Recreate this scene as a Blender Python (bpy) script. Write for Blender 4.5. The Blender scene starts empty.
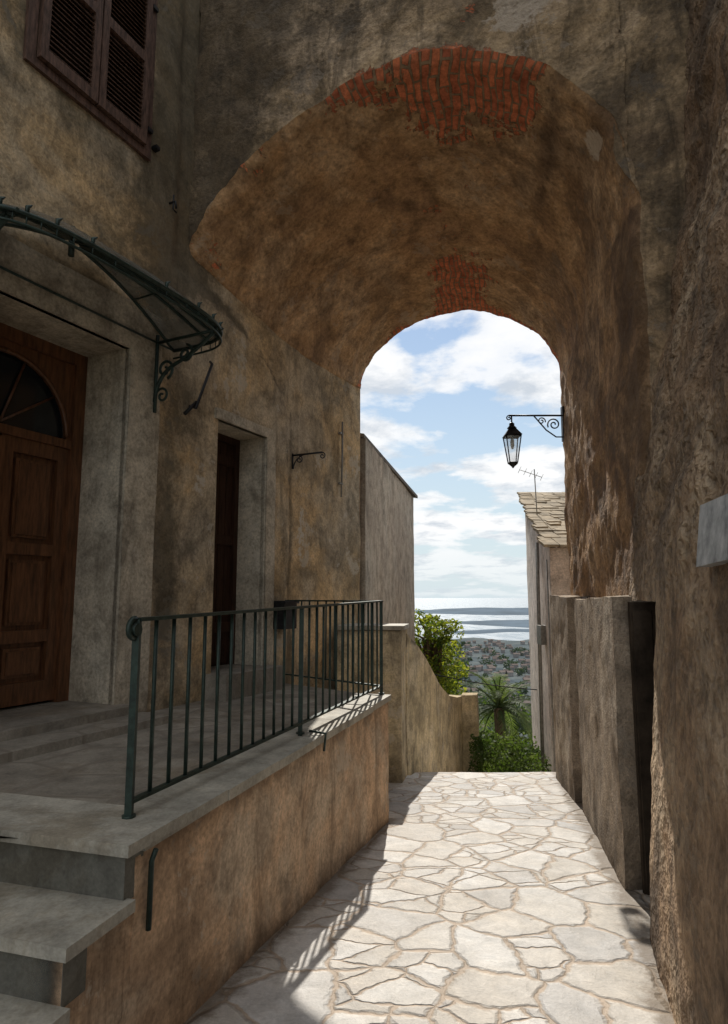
import bpy, math, random
from mathutils import Vector, Matrix, noise
random.seed(7)
scene=bpy.context.scene
R=random.uniform
TOP=5.7
# ---------------------------------------------------------------- materials
class NT:
    def __init__(s,name):
        m=bpy.data.materials.new(name); m.use_nodes=True
        s.m=m; s.t=m.node_tree; s.n=s.t.nodes
        s.b=s.n.get('Principled BSDF'); s.out=s.n.get('Material Output')
        s.b.inputs['Specular IOR Level'].default_value=0.2
        s.tc=s.n.new('ShaderNodeTexCoord')
    def set(s,sock,v):
        if isinstance(v,bpy.types.NodeSocket): s.t.links.new(v,sock)
        else:
            if sock.type=='RGBA' and isinstance(v,(int,float)): v=(v,v,v)
            if isinstance(v,(tuple,list)) and len(v)==3 and sock.type=='RGBA': v=(*v,1)
            sock.default_value=v
    def map(s,vec,scale=(1,1,1),rot=(0,0,0)):
        n=s.n.new('ShaderNodeMapping'); s.set(n.inputs['Vector'],vec)
        n.inputs['Scale'].default_value=scale; n.inputs['Rotation'].default_value=rot
        return n.outputs[0]
    def noise(s,vec,scale,detail=4,rough=.6,dist=0,out='Fac'):
        n=s.n.new('ShaderNodeTexNoise'); s.set(n.inputs['Vector'],vec)
        n.inputs['Scale'].default_value=scale; n.inputs['Detail'].default_value=detail
        n.inputs['Roughness'].default_value=rough; n.inputs['Distortion'].default_value=dist
        return n.outputs[out]
    def warp(s,vec,scale,amt,detail=2):
        c=s.noise(vec,scale,detail,.6,0,'Color')
        n=s.n.new('ShaderNodeVectorMath'); n.operation='MULTIPLY_ADD'
        s.set(n.inputs[0],c); n.inputs[1].default_value=amt; s.set(n.inputs[2],vec)
        return n.outputs[0]
    def vor(s,vec,scale,feature='F1',out='Distance',dims='3D',rnd=1):
        n=s.n.new('ShaderNodeTexVoronoi'); n.voronoi_dimensions=dims; n.feature=feature
        s.set(n.inputs['Vector'],vec); n.inputs['Scale'].default_value=scale
        n.inputs['Randomness'].default_value=rnd
        return n.outputs[out]
    def ramp(s,fac,pts,interp='LINEAR'):
        n=s.n.new('ShaderNodeValToRGB'); s.set(n.inputs[0],fac); cr=n.color_ramp
        cr.interpolation=interp
        while len(cr.elements)<len(pts): cr.elements.new(.5)
        for e,(p,c) in zip(cr.elements,pts):
            e.position=p
            if isinstance(c,(int,float)): c=(c,c,c)
            e.color=(*c,1)
        return n.outputs[0]
    def mix(s,f,a,b,mode='MIX'):
        n=s.n.new('ShaderNodeMix'); n.data_type='RGBA'; n.blend_type=mode
        s.set(n.inputs[0],f); s.set(n.inputs[6],a); s.set(n.inputs[7],b)
        return n.outputs[2]
    def math(s,op,a,b=0,clamp=False):
        n=s.n.new('ShaderNodeMath'); n.operation=op; n.use_clamp=clamp
        s.set(n.inputs[0],a); s.set(n.inputs[1],b)
        return n.outputs[0]
    def attr(s,name='mask'):
        n=s.n.new('ShaderNodeAttribute'); n.attribute_name=name
        p=s.n.new('ShaderNodeSeparateColor'); s.t.links.new(n.outputs['Color'],p.inputs[0])
        return p.outputs
    def bump(s,h,strength=.5,dist=.02,normal=None):
        n=s.n.new('ShaderNodeBump'); s.set(n.inputs['Height'],h)
        n.inputs['Strength'].default_value=strength; n.inputs['Distance'].default_value=dist
        if normal: s.set(n.inputs['Normal'],normal)
        return n.outputs[0]
    def fin(s,col,rough=.9,normal=None,metal=0):
        s.set(s.b.inputs['Base Color'],col); s.set(s.b.inputs['Roughness'],rough)
        s.b.inputs['Metallic'].default_value=metal
        if normal is not None: s.set(s.b.inputs['Normal'],normal)
        return s.m

def wall_mat(name,c1,c2,c3,dark,light=(.48,.42,.33),streak=.5,bump=.6,bdist=.02,pits=0,brick=False,sc=1.0,grain=45,chip=.55,blotch=.5):
    k=NT(name); o=k.tc.outputs['Object']
    n1=k.noise(o,.95*sc,6,.7,.4)
    col=k.ramp(n1,[(.36,c1),(.49,c2),(.60,c3)])
    n2=k.noise(o,5,5,.72,.2)
    col=k.mix(.85,col,k.ramp(n2,[(.33,.5),(.5,1.0),(.66,1.3)]),'MULTIPLY')
    n3=k.noise(o,grain,2,.7)
    col=k.mix(.7,col,k.ramp(n3,[(.3,.6),(.5,1),(.7,1.3)]),'MULTIPLY')
    st=k.noise(k.map(o,(3,3,.6)),1.3,5,.75,.8)
    col=k.mix(k.math('MULTIPLY',k.ramp(st,[(.52,0),(.66,1)]),streak),col,dark)
    nm=k.noise(o,2.3,7,.75,.3)
    # broad damp / soot clouds
    bl_=k.noise(k.map(o,(1,1,.8)),1.55,6,.72,.6)
    col=k.mix(k.math('MULTIPLY',k.ramp(bl_,[(.49,0),(.59,1)]),blotch),col,k.mix(.75,col,dark))
    chm=k.ramp(nm,[(.585,0),(.605,1)])
    col=k.mix(k.math('MULTIPLY',chm,chip),col,light)
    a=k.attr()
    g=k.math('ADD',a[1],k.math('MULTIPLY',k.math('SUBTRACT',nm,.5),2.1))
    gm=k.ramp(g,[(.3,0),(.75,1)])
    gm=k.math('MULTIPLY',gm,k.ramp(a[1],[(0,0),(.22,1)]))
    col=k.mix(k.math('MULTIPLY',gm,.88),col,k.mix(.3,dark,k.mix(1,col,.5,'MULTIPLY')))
    bm=k.math('ADD',a[2],k.math('MULTIPLY',k.math('SUBTRACT',n2,.5),1.2))
    bl=k.math('MULTIPLY',k.ramp(bm,[(.45,0),(.55,1)]),k.ramp(a[2],[(0,0),(.2,1)]))
    col=k.mix(bl,col,light)
    h=k.math('ADD',k.math('MULTIPLY',n2,1.3),k.math('MULTIPLY',n3,.5))
    if pits:
        v=k.vor(k.warp(k.map(o,(1,1,1.2)),11,(.09,.09,.09)),17,'F1'); pv=k.ramp(v,[(.05,0),(.55,1)])
        nn=k.ramp(n1,[(.45,0),(.58,1)])
        h=k.math('ADD',h,k.math('MULTIPLY',k.math('MULTIPLY',pv,nn),pits))
        col=k.mix(k.math('MULTIPLY',nn,.5),col,k.mix(1,col,k.ramp(v,[(.05,.55),(.45,1.15)]),'MULTIPLY'))
    if brick:
        uv=k.tc.outputs['UV']
        br=k.n.new('ShaderNodeTexBrick'); k.t.links.new(k.warp(uv,3,(.09,.09,0)),br.inputs['Vector'])
        br.inputs['Scale'].default_value=1; br.inputs['Brick Width'].default_value=.18; br.inputs['Row Height'].default_value=.062
        br.inputs['Mortar Size'].default_value=.009; br.inputs['Mortar Smooth'].default_value=.3; br.inputs['Bias'].default_value=-.1
        br.inputs['Color1'].default_value=(.66,.21,.10,1); br.inputs['Color2'].default_value=(.44,.13,.07,1); br.inputs['Mortar'].default_value=(.30,.20,.12,1)
        bcol=k.mix(.85,br.outputs['Color'],k.ramp(k.noise(o,13,4,.75),[(.33,.45),(.66,1.4)]),'MULTIPLY')
        rm=k.math('ADD',a[0],k.math('MULTIPLY',k.math('SUBTRACT',k.noise(o,3.3,6,.76,.3),.5),2.4))
        rm=k.math('MULTIPLY',k.ramp(rm,[(.46,0),(.53,1)]),k.ramp(a[0],[(0,0),(.15,1)]))
        col=k.mix(rm,col,bcol)
        h=k.mix(rm,h,k.math('ADD',k.math('MULTIPLY',k.math('SUBTRACT',1,br.outputs['Fac']),1.6),-.9))
    return k.fin(col,.93,k.bump(h,bump,bdist))

def simple(name,c,rough=.6,metal=0,var=.4,scale=8,bump=.2,bd=.005,stretch=(1,1,1),spec=None):
    k=NT(name); o=k.map(k.tc.outputs['Object'],stretch)
    n=k.noise(o,scale,4,.65)
    col=k.mix(1,c,k.ramp(n,[(.3,1-var),(.7,1+var)]),'MULTIPLY')
    m=k.fin(col,rough,k.bump(n,bump,bd) if bump else None,metal)
    if spec is not None: k.b.inputs['Specular IOR Level'].default_value=spec
    return m

M={}
M['facade']=wall_mat('aged_plaster',(.46,.38,.275),(.50,.39,.255),(.58,.405,.22),(.08,.066,.042),light=(.56,.50,.41),streak=.45,bump=.45,bdist=.018,blotch=.6)
M['surround']=wall_mat('smooth_render',(.47,.40,.30),(.51,.445,.345),(.55,.49,.39),(.15,.12,.085),light=(.56,.51,.43),streak=.5,bump=.22,bdist=.012,chip=.3,blotch=.4)
M['vault']=wall_mat('vault_plaster',(.36,.215,.12),(.47,.285,.145),(.54,.36,.21),(.11,.07,.045),light=(.50,.40,.30),streak=.35,bump=.8,bdist=.025,pits=.3,brick=True,grain=30,chip=.35,blotch=.6)
M['face']=wall_mat('arch_face_plaster',(.27,.19,.12),(.38,.27,.16),(.46,.34,.225),(.05,.04,.03),light=(.44,.36,.28),streak=.6,bump=.8,bdist=.025,pits=.3,brick=True,grain=30,blotch=.75)
M['rubble']=wall_mat('rubble_render',(.26,.17,.105),(.35,.24,.15),(.41,.31,.21),(.075,.054,.04),light=(.41,.33,.245),streak=.45,bump=.95,bdist=.045,pits=.6,grain=25,blotch=.7,chip=.45)
M['pillar']=wall_mat('roughcast',(.29,.225,.16),(.36,.285,.21),(.40,.335,.26),(.10,.078,.058),light=(.38,.32,.255),streak=.4,bump=.8,bdist=.02,pits=.15,grain=60)
M['terrace']=wall_mat('terrace_render',(.54,.36,.22),(.60,.415,.27),(.56,.44,.32),(.19,.13,.085),light=(.57,.48,.38),streak=.65,bump=.3,bdist=.01,blotch=.4)
M['parapet']=wall_mat('parapet_render',(.44,.35,.22),(.54,.43,.26),(.56,.46,.31),(.10,.085,.06),light=(.50,.44,.35),streak=.6,bump=.4,bdist=.015)
M['house2']=wall_mat('grey_render',(.41,.34,.265),(.45,.38,.30),(.48,.42,.34),(.15,.12,.095),streak=.4,bump=.3,bdist=.01,blotch=.3)
M['house3']=wall_mat('pale_render',(.58,.475,.41),(.62,.53,.465),(.64,.56,.50),(.26,.20,.16),light=(.64,.57,.51),streak=.4,bump=.3,bdist=.01,blotch=.3)

def street_mat():
    k=NT('crazy_paving'); o=k.tc.outputs['Object']
    w_=k.warp(o,2.6,(.20,.20,0),4)
    p=k.map(w_,(1.15,.95,1),(0,0,.4)); p2=k.map(w_,(.8,1.25,1),(0,0,1.1))
    d1=k.vor(p,2.9,'DISTANCE_TO_EDGE','Distance','2D'); c1=k.vor(p,2.9,'F1','Color','2D')
    d2=k.vor(p2,4.6,'DISTANCE_TO_EDGE','Distance','2D'); c2=k.vor(p2,4.6,'F1','Color','2D')
    s1=k.n.new('ShaderNodeSeparateColor'); k.t.links.new(c1,s1.inputs[0])
    s2=k.n.new('ShaderNodeSeparateColor'); k.t.links.new(c2,s2.inputs[0])
    sel=k.math('GREATER_THAN',s1.outputs[1],.48)
    d2b=k.math('ADD',k.math('MULTIPLY',d2,1.2),k.math('MULTIPLY',k.math('SUBTRACT',1,sel),9))
    de=k.math('MINIMUM',d1,d2b)
    rnd=k.math('FRACT',k.math('ADD',s1.outputs[0],k.math('MULTIPLY',s2.outputs[0],sel)))
    stone=k.ramp(rnd,[(0,(.47,.455,.44)),(.2,(.61,.595,.57)),(.4,(.55,.52,.475)),(.6,(.66,.65,.63)),(.8,(.58,.545,.495)),(1,(.49,.485,.48))])
    n=k.noise(o,8,6,.75,.5); n2=k.noise(o,70,2,.7)
    stone=k.mix(.9,stone,k.ramp(n,[(.32,.68),(.66,1.18)]),'MULTIPLY')
    stone=k.mix(.6,stone,k.ramp(k.noise(o,1.7,4,.7),[(.4,(.86,.81,.74)),(.6,(1.03,1.02,1.01))]),'MULTIPLY')
    stone=k.mix(.5,stone,k.ramp(n2,[(.3,.8),(.7,1.15)]),'MULTIPLY')
    mort=k.mix(.8,(.45,.365,.285),k.ramp(n,[(.3,.65),(.7,1.3)]),'MULTIPLY')
    de2=k.math('ADD',de,k.math('MULTIPLY',k.math('SUBTRACT',k.noise(o,15,3),.5),.07))
    mm=k.ramp(de2,[(.02,0),(.045,1)])
    col=k.mix(mm,mort,stone)
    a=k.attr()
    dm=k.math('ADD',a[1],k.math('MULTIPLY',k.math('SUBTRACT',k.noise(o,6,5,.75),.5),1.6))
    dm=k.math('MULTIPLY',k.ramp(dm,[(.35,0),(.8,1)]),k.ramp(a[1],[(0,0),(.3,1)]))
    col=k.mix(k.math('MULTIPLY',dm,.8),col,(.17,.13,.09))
    h=k.math('ADD',k.ramp(de2,[(.01,0),(.075,1)]),k.math('MULTIPLY',n,.8))
    h=k.math('ADD',h,k.math('ADD',k.math('MULTIPLY',n2,.2),k.math('MULTIPLY',rnd,.3)))
    return k.fin(col,k.ramp(n,[(.3,.45),(.7,.75)]),k.bump(h,.75,.018))
M['street']=street_mat()

def slab_mat(name,c,tile=None):
    k=NT(name); o=k.tc.outputs['Object']
    n=k.noise(o,5,5,.7); n2=k.noise(o,70,2,.7)
    col=k.mix(1,c,k.ramp(n,[(.3,.6),(.7,1.3)]),'MULTIPLY')
    col=k.mix(.6,col,k.ramp(n2,[(.3,.75),(.7,1.2)]),'MULTIPLY')
    col=k.mix(k.ramp(k.noise(o,1.9,6,.75,.4),[(.5,0),(.62,.6)]),col,k.mix(1,col,(.6,.52,.42),'MULTIPLY'))
    h=k.math('ADD',n,k.math('MULTIPLY',n2,.3))
    if tile:
        mp=k.map(o,(1,1,1),(0,0,.3))
        de=k.vor(mp,tile,'DISTANCE_TO_EDGE','Distance','2D')
        mm=k.ramp(de,[(.02,0),(.05,1)])
        vc=k.vor(mp,tile,'F1','Color','2D')
        sp=k.n.new('ShaderNodeSeparateColor'); k.t.links.new(vc,sp.inputs[0])
        col=k.mix(.7,col,k.ramp(sp.outputs[1],[(0,.7),(1,1.3)]),'MULTIPLY')
        col=k.mix(mm,(.24,.21,.17),col); h=k.math('ADD',h,mm)
    return k.fin(col,.62,k.bump(h,.35,.01))
M['slab']=slab_mat('stone_slab',(.44,.415,.35))
M['riser']=slab_mat('dark_stone',(.17,.165,.14))
M['tfloor']=slab_mat('slate_flags',(.29,.26,.215),2.6)
M['iron']=simple('painted_green_iron',(.026,.046,.037),.45,.3,.5,30,0,spec=.5)
M['black']=simple('black_iron',(.02,.02,.022),.45,.5,.4,30,0,spec=.5)
M['wood']=simple('varnished_wood',(.125,.052,.022),.42,0,.6,7,.4,.004,(6,6,.8),spec=.5)
M['darkwood']=simple('dark_wood',(.045,.022,.014),.55,0,.5,7,.4,.004,(6,6,.8))
M['shutter']=simple('brown_shutter_paint',(.105,.062,.046),.65,0,.6,9,.3,.003,(5,5,1))
M['dark']=simple('dark_interior',(.04,.029,.02),.95,0,.6,8,0)
M['lauze']=simple('stone_roof_tile',(.30,.24,.16),.9,0,.5,3,.6,.02)
M['bark']=simple('bark',(.10,.07,.045),.95,0,.5,9,.8,.03)
M['roofedge']=simple('roof_edge',(.14,.12,.10),.9,0,.4,6,.4,.01)
M['plaque']=simple('slate_plaque',(.36,.36,.35),.5,0,.55,14,.4,.006)
M['pipe']=simple('galvanised_pipe',(.25,.24,.22),.5,.6,.3,20,0)

def glass_mat(name,col,alpha,rough=.2,va=.12):
    k=NT(name); n=k.noise(k.tc.outputs['Object'],7,4,.7)
    c=k.mix(1,col,k.ramp(n,[(.3,.6),(.7,1.4)]),'MULTIPLY')
    m=k.fin(c,rough); k.b.inputs['Specular IOR Level'].default_value=.5
    k.set(k.b.inputs['Alpha'],k.ramp(n,[(.3,alpha-va),(.7,min(1,alpha+va))]))
    return m
M['cglass']=glass_mat('dirty_glass',(.15,.155,.14),.80,.22,.12)
M['lglass']=glass_mat('lantern_glass',(.6,.65,.65),.22,.1)
M['fglass']=simple('dark_pane',(.012,.014,.016),.12,0,.2,5,0,spec=.6)

def leaf_mat(name,c1,c2,tr=.4):
    k=NT(name); n=k.noise(k.tc.outputs['Object'],1.8,3,.7)
    col=k.ramp(n,[(.35,c1),(.65,c2)])
    k.fin(col,.6)
    tl=k.n.new('ShaderNodeBsdfTranslucent'); k.set(tl.inputs['Color'],k.mix(1,col,(1.6,1.7,.7),'MULTIPLY'))
    ms=k.n.new('ShaderNodeMixShader'); ms.inputs[0].default_value=tr
    k.t.links.new(k.b.outputs[0],ms.inputs[1]); k.t.links.new(tl.outputs[0],ms.inputs[2]); k.t.links.new(ms.outputs[0],k.out.inputs['Surface'])
    return k.m
M['leafy']=leaf_mat('yellow_green_leaves',(.10,.13,.02),(.25,.25,.04),.55)
M['leafg']=leaf_mat('green_leaves',(.035,.065,.015),(.09,.13,.03),.45)
M['palm']=leaf_mat('palm_fronds',(.055,.085,.035),(.12,.15,.07),.45)
M['leafd']=leaf_mat('hazy_leaves',(.040,.062,.050),(.065,.088,.065),.2)  # bluish tint is distance haze put into the leaf colour

def ground_mat():
    k=NT('hillside'); o=k.tc.outputs['Object']
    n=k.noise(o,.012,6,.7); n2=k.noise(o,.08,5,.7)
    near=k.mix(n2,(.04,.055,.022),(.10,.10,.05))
    far=k.ramp(n,[(.38,(.030,.048,.058)),(.5,(.05,.07,.075)),(.6,(.085,.10,.10)),(.7,(.04,.058,.068))])  # bluish far tones: aerial haze put into the ground colour
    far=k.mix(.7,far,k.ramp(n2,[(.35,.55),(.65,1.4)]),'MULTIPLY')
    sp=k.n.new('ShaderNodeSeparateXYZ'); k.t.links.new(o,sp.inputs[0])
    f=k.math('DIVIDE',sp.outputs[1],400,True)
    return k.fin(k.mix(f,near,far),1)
M['ground']=ground_mat()
M['spit']=simple('distant_land',(.075,.11,.145),1,0,.25,.005,0)  # blue-grey is distance haze put into the land's colour
def sea_mat():
    k=NT('sea'); o=k.tc.outputs['Object']
    n=k.noise(k.map(o,(.02,.006,.02)),1,4,.7)
    m=k.fin((.06,.11,.15),k.ramp(n,[(.4,.24),(.6,.36)]),k.bump(k.noise(o,.2,3,.6),.35,1.2))
    k.b.inputs['Specular IOR Level'].default_value=.6
    return m
M['sea']=sea_mat()
M['townw']=simple('town_walls',(.26,.25,.24),.9,0,.3,.05,0)
M['townr']=simple('town_roofs',(.16,.125,.11),.9,0,.3,.05,0)

# ---------------------------------------------------------------- mesh helpers
def dvec(p,amp,f=2.5):
    if amp==0: return Vector((0,0,0))
    q=p*f
    v=noise.noise_vector(q)+noise.noise_vector(q*2.7)*.45+noise.noise_vector(q*6.5)*.25+noise.noise_vector(q*14)*.13
    return v*amp

class MB:
    def __init__(s,T=None): s.v=[];s.f=[];s.mi=[];s.sm=[];s.T=T
    def av(s,p):
        p=Vector(p)
        if s.T: p=s.T(p)
        s.v.append(p); return len(s.v)-1
    def af(s,idx,m=0,sm=False): s.f.append(idx); s.mi.append(m); s.sm.append(sm)
    def box(s,a,b,m=0,rot=None,c=None):
        (x0,y0,z0),(x1,y1,z1)=a,b
        P=[(x0,y0,z0),(x1,y0,z0),(x1,y1,z0),(x0,y1,z0),(x0,y0,z1),(x1,y0,z1),(x1,y1,z1),(x0,y1,z1)]
        P=[Vector(p) for p in P]
        if rot is not None:
            cc=Vector(c) if c else sum(P,Vector())/8
            P=[cc+rot@(p-cc) for p in P]
        i=[s.av(p) for p in P]
        for q in ((0,3,2,1),(4,5,6,7),(0,1,5,4),(1,2,6,5),(2,3,7,6),(3,0,4,7)): s.af([i[k] for k in q],m)
    def hexa(s,P,m=0):
        i=[s.av(p) for p in P]
        for q in ((0,3,2,1),(4,5,6,7),(0,1,5,4),(1,2,6,5),(2,3,7,6),(3,0,4,7)): s.af([i[k] for k in q],m)
    def tube(s,path,r,n=8,m=0,cap=True):
        path=[Vector(p) for p in path]; rs=r if isinstance(r,(list,tuple)) else [r]*len(path)
        rings=[]; up=None
        for k,p in enumerate(path):
            d=(path[min(k+1,len(path)-1)]-path[max(k-1,0)]).normalized()
            if up is None: up=Vector((0,0,1)) if abs(d.z)<.9 else Vector((1,0,0))
            a=d.cross(up).normalized(); b=d.cross(a).normalized(); up=a.cross(d).normalized()
            rings.append([s.av(p+(a*math.cos(2*math.pi*j/n)+b*math.sin(2*math.pi*j/n))*rs[k]) for j in range(n)])
        for k in range(len(rings)-1):
            for j in range(n):
                s.af([rings[k][j],rings[k][(j+1)%n],rings[k+1][(j+1)%n],rings[k+1][j]],m,True)
        if cap: s.af(rings[0][::-1],m); s.af(rings[-1],m)
    def obj(s,name,mats,parent=None):
        me=bpy.data.meshes.new(name); me.from_pydata([tuple(v) for v in s.v],[],s.f)
        for mt in mats: me.materials.append(mt)
        for i,p in enumerate(me.polygons): p.material_index=s.mi[i]; p.use_smooth=s.sm[i]
        me.update()
        o=bpy.data.objects.new(name,me); scene.collection.objects.link(o)
        if parent: o.parent=parent
        return o

def empty(name):
    o=bpy.data.objects.new(name,None); scene.collection.objects.link(o); return o

def gridmesh(name,U,V,pos,mat,parent=None,skip=None,uv=None,mask=None,amp=0,freq=2.5,ampf=None):
    verts=[];masks=[];uvs=[]
    for i,u in enumerate(U):
        for j,v in enumerate(V):
            p=Vector(pos(u,v)); a=amp*(ampf(u,v) if ampf else 1)
            masks.append(mask(u,v,p) if mask else (0,0,0))
            uvs.append(uv(u,v) if uv else (u,v))
            verts.append(p+dvec(p,a,freq))
    nv=len(V); faces=[]
    for i in range(len(U)-1):
        for j in range(nv-1):
            if skip and skip((U[i]+U[i+1])/2,(V[j]+V[j+1])/2): continue
            faces.append((i*nv+j,(i+1)*nv+j,(i+1)*nv+j+1,i*nv+j+1))
    me=bpy.data.meshes.new(name); me.from_pydata([tuple(v) for v in verts],[],faces); me.materials.append(mat)
    ca=me.color_attributes.new('mask','FLOAT_COLOR','POINT')
    ca.data.foreach_set('color',[c for m_ in masks for c in (*m_,1)])
    ul=me.uv_layers.new(name='UVMap')
    li=[0]*len(me.loops); me.loops.foreach_get('vertex_index',li)
    ul.data.foreach_set('uv',[c for i in li for c in uvs[i]])
    me.polygons.foreach_set('use_smooth',[True]*len(me.polygons)); me.update()
    o=bpy.data.objects.new(name,me); scene.collection.objects.link(o)
    if parent: o.parent=parent
    return o

def lin(a,b,step):
    n=max(1,int(round(abs(b-a)/step))); return [a+(b-a)*i/n for i in range(n+1)]
def lines(stops,step):
    out=[]
    for a,b in zip(stops,stops[1:]): out+=lin(a,b,step)[:-1]
    return out+[stops[-1]]

def rough_prism(name,plan,z0,z1,mat,amp=.01,res=.06,parent=None,freq=2.5,mask=None):
    z0=z0 if isinstance(z0,(list,tuple)) else [z0]*4
    z1=z1 if isinstance(z1,(list,tuple)) else [z1]*4
    B=[Vector((*plan[i],z0[i])) for i in range(4)]; T=[Vector((*plan[i],z1[i])) for i in range(4)]
    verts=[];faces=[];masks=[]
    def quad(a,b,c,d):
        nu=max(1,int(max((b-a).length,(c-d).length)/res)); nv=max(1,int(max((d-a).length,(c-b).length)/res))
        nu=min(nu,120); nv=min(nv,120); o=len(verts)
        for i in range(nu+1):
            for j in range(nv+1):
                s_,t_=i/nu,j/nv
                p=(a*(1-s_)+b*s_)*(1-t_)+(d*(1-s_)+c*s_)*t_
                masks.append(mask(p) if mask else (0,0,0))
                verts.append(p+dvec(p,amp,freq))
        for i in range(nu):
            for j in range(nv):
                faces.append((o+i*(nv+1)+j,o+(i+1)*(nv+1)+j,o+(i+1)*(nv+1)+j+1,o+i*(nv+1)+j+1))
    for i in range(4):
        k=(i+1)%4; quad(B[i],B[k],T[k],T[i])
    quad(T[0],T[1],T[2],T[3]); quad(B[3],B[2],B[1],B[0])
    me=bpy.data.meshes.new(name); me.from_pydata([tuple(v) for v in verts],[],faces); me.materials.append(mat)
    ca=me.color_attributes.new('mask','FLOAT_COLOR','POINT')
    ca.data.foreach_set('color',[c for m_ in masks for c in (*m_,1)])
    me.polygons.foreach_set('use_smooth',[True]*len(me.polygons)); me.update()
    o=bpy.data.objects.new(name,me); scene.collection.objects.link(o)
    if parent: o.parent=parent
    return o

def interp(pts,x):
    if x<=pts[0][0]: return pts[0][1]
    for (a,b),(c,d) in zip(pts,pts[1:]):
        if x<=c:
            t=(x-a)/(c-a); return b+(d-b)*t
    return pts[-1][1]
def sstep(a,b,x):
    t=max(0,min(1,(x-a)/(b-a))); return t*t*(3-2*t)
def gz(y):
    if y<7.9: return -1.35-.083*y
    return -1.35-.083*7.9-(y-7.9)*.45

# ---------------------------------------------------------------- facade frame
FB=Vector((-1.93,4.1,0)); ft=Vector((.4371,.8994,0)); fn=Vector((.8994,-.4371,0))
def FT(p): return FB+ft*p[0]+fn*p[1]+Vector((0,0,p[2]))
def FPT(s,o,z): return FT((s,o,z))

house=empty('village_house')
H1=(-.79,.463,-.72,1.78); H2=(1.486,2.191,-.62,1.51)
def inh(s,z,h,e=0): return h[0]-e<s<h[1]+e and h[2]-e<z<h[3]+e
U=lines([-4,-2,H1[0],H1[1],H2[0],H2[1],4.30],.05); V=lines([-2.2,-.72,-.62,1.51,1.78,2.9,TOP],.05)
def arcz(s):
    return interp([(.9,2.62),(1.5,2.5),(1.9,2.38),(2.25,2.20),(2.45,2.02),(2.58,1.80),(2.62,1.4),(2.64,-3)],s)
def layer(s,z):
    if z<1.4: return 1-sstep(2.60,2.66,s+.02*noise.noise(Vector((z*3,0,0))))
    return 1-sstep(-.02,.05,z-arcz(s)+.02*noise.noise(Vector((s*4,z*4,0))))
def fpos(s,z): return FPT(s,.035*layer(s,z) if s>.9 else .035,z)
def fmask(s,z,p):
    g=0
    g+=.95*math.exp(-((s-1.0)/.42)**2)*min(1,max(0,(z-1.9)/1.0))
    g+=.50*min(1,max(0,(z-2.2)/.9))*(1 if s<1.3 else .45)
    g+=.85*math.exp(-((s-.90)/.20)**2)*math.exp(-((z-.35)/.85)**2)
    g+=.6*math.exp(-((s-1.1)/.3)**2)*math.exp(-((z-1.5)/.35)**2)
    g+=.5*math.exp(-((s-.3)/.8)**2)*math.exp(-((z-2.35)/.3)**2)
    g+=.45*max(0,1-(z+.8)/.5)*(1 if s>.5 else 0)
    if s>.9: g+=.7*math.exp(-((z-arcz(s)-.04)/.06)**2)*(1 if s<2.6 else 0)  # paints the shadow line along the raised plaster layer's arched edge
    g+=.7*math.exp(-((s-2.70)/.06)**2)*(1 if z<1.9 else 0)  # same painted shadow line, down the layer's upright edge
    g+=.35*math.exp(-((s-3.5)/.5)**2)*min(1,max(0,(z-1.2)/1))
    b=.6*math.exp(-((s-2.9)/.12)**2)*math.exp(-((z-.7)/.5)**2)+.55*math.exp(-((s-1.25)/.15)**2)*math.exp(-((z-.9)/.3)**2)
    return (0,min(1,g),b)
def fam(s,z):
    d=9
    for h in (H1,H2):
        dx=max(h[0]-s,s-h[1],0); dz=max(h[2]-z,z-h[3],0); d=min(d,math.hypot(dx,dz))
    return min(1,d/.12)
gridmesh('facade_wall',U,V,fpos,M['facade'],house,skip=lambda s,z:inh(s,z,H1) or inh(s,z,H2),mask=fmask,amp=.018,freq=1.6,ampf=fam)
def reveal(nm,h,dep):
    b=MB(FT); s0,s1,z0,z1=h; f=.035
    for q in (((s0,f,z0),(s0,f,z1),(s0,-dep,z1),(s0,-dep,z0)),((s1,f,z1),(s1,f,z0),(s1,-dep,z0),(s1,-dep,z1)),
              ((s0,f,z1),(s1,f,z1),(s1,-dep,z1),(s0,-dep,z1)),((s1,f,z0),(s0,f,z0),(s0,-dep,z0),(s1,-dep,z0))):
        b.af([b.av(p) for p in q])
    b.obj(nm,[M['surround']],house)
reveal('entrance_reveal',H1,.47); reveal('side_reveal',H2,.34)
def surround(nm,s0,s1,z0,z1,o1):
    sm=lambda s,z,p:(0,min(1,.6*max(0,1-(z+.8)/.45)+.35*max(0,1-abs(z-1.95)/.3)),0)
    gridmesh(nm,lin(s0,s1,.05),lin(z0,z1,.05),lambda s,z:FPT(s,o1,z),M['surround'],house,mask=sm,amp=.006,freq=2)
    b=MB(FT); b.box((s0,0,z0),(s1,o1-.006,z1)); b.obj(nm+'_core',[M['surround']],house)
surround('entrance_jamb',H1[1],H1[1]+.30,-.80,1.78,.062); surround('entrance_jamb_2',H1[0]-.3,H1[0],-.80,1.78,.062); surround('entrance_lintel',H1[0]-.3,H1[1]+.30,1.78,2.12,.062)
surround('side_jamb',H2[1],H2[1]+.15,-.80,1.51,.060); surround('side_lintel',H2[0]-.05,H2[1]+.15,1.51,1.60,.060)
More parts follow.
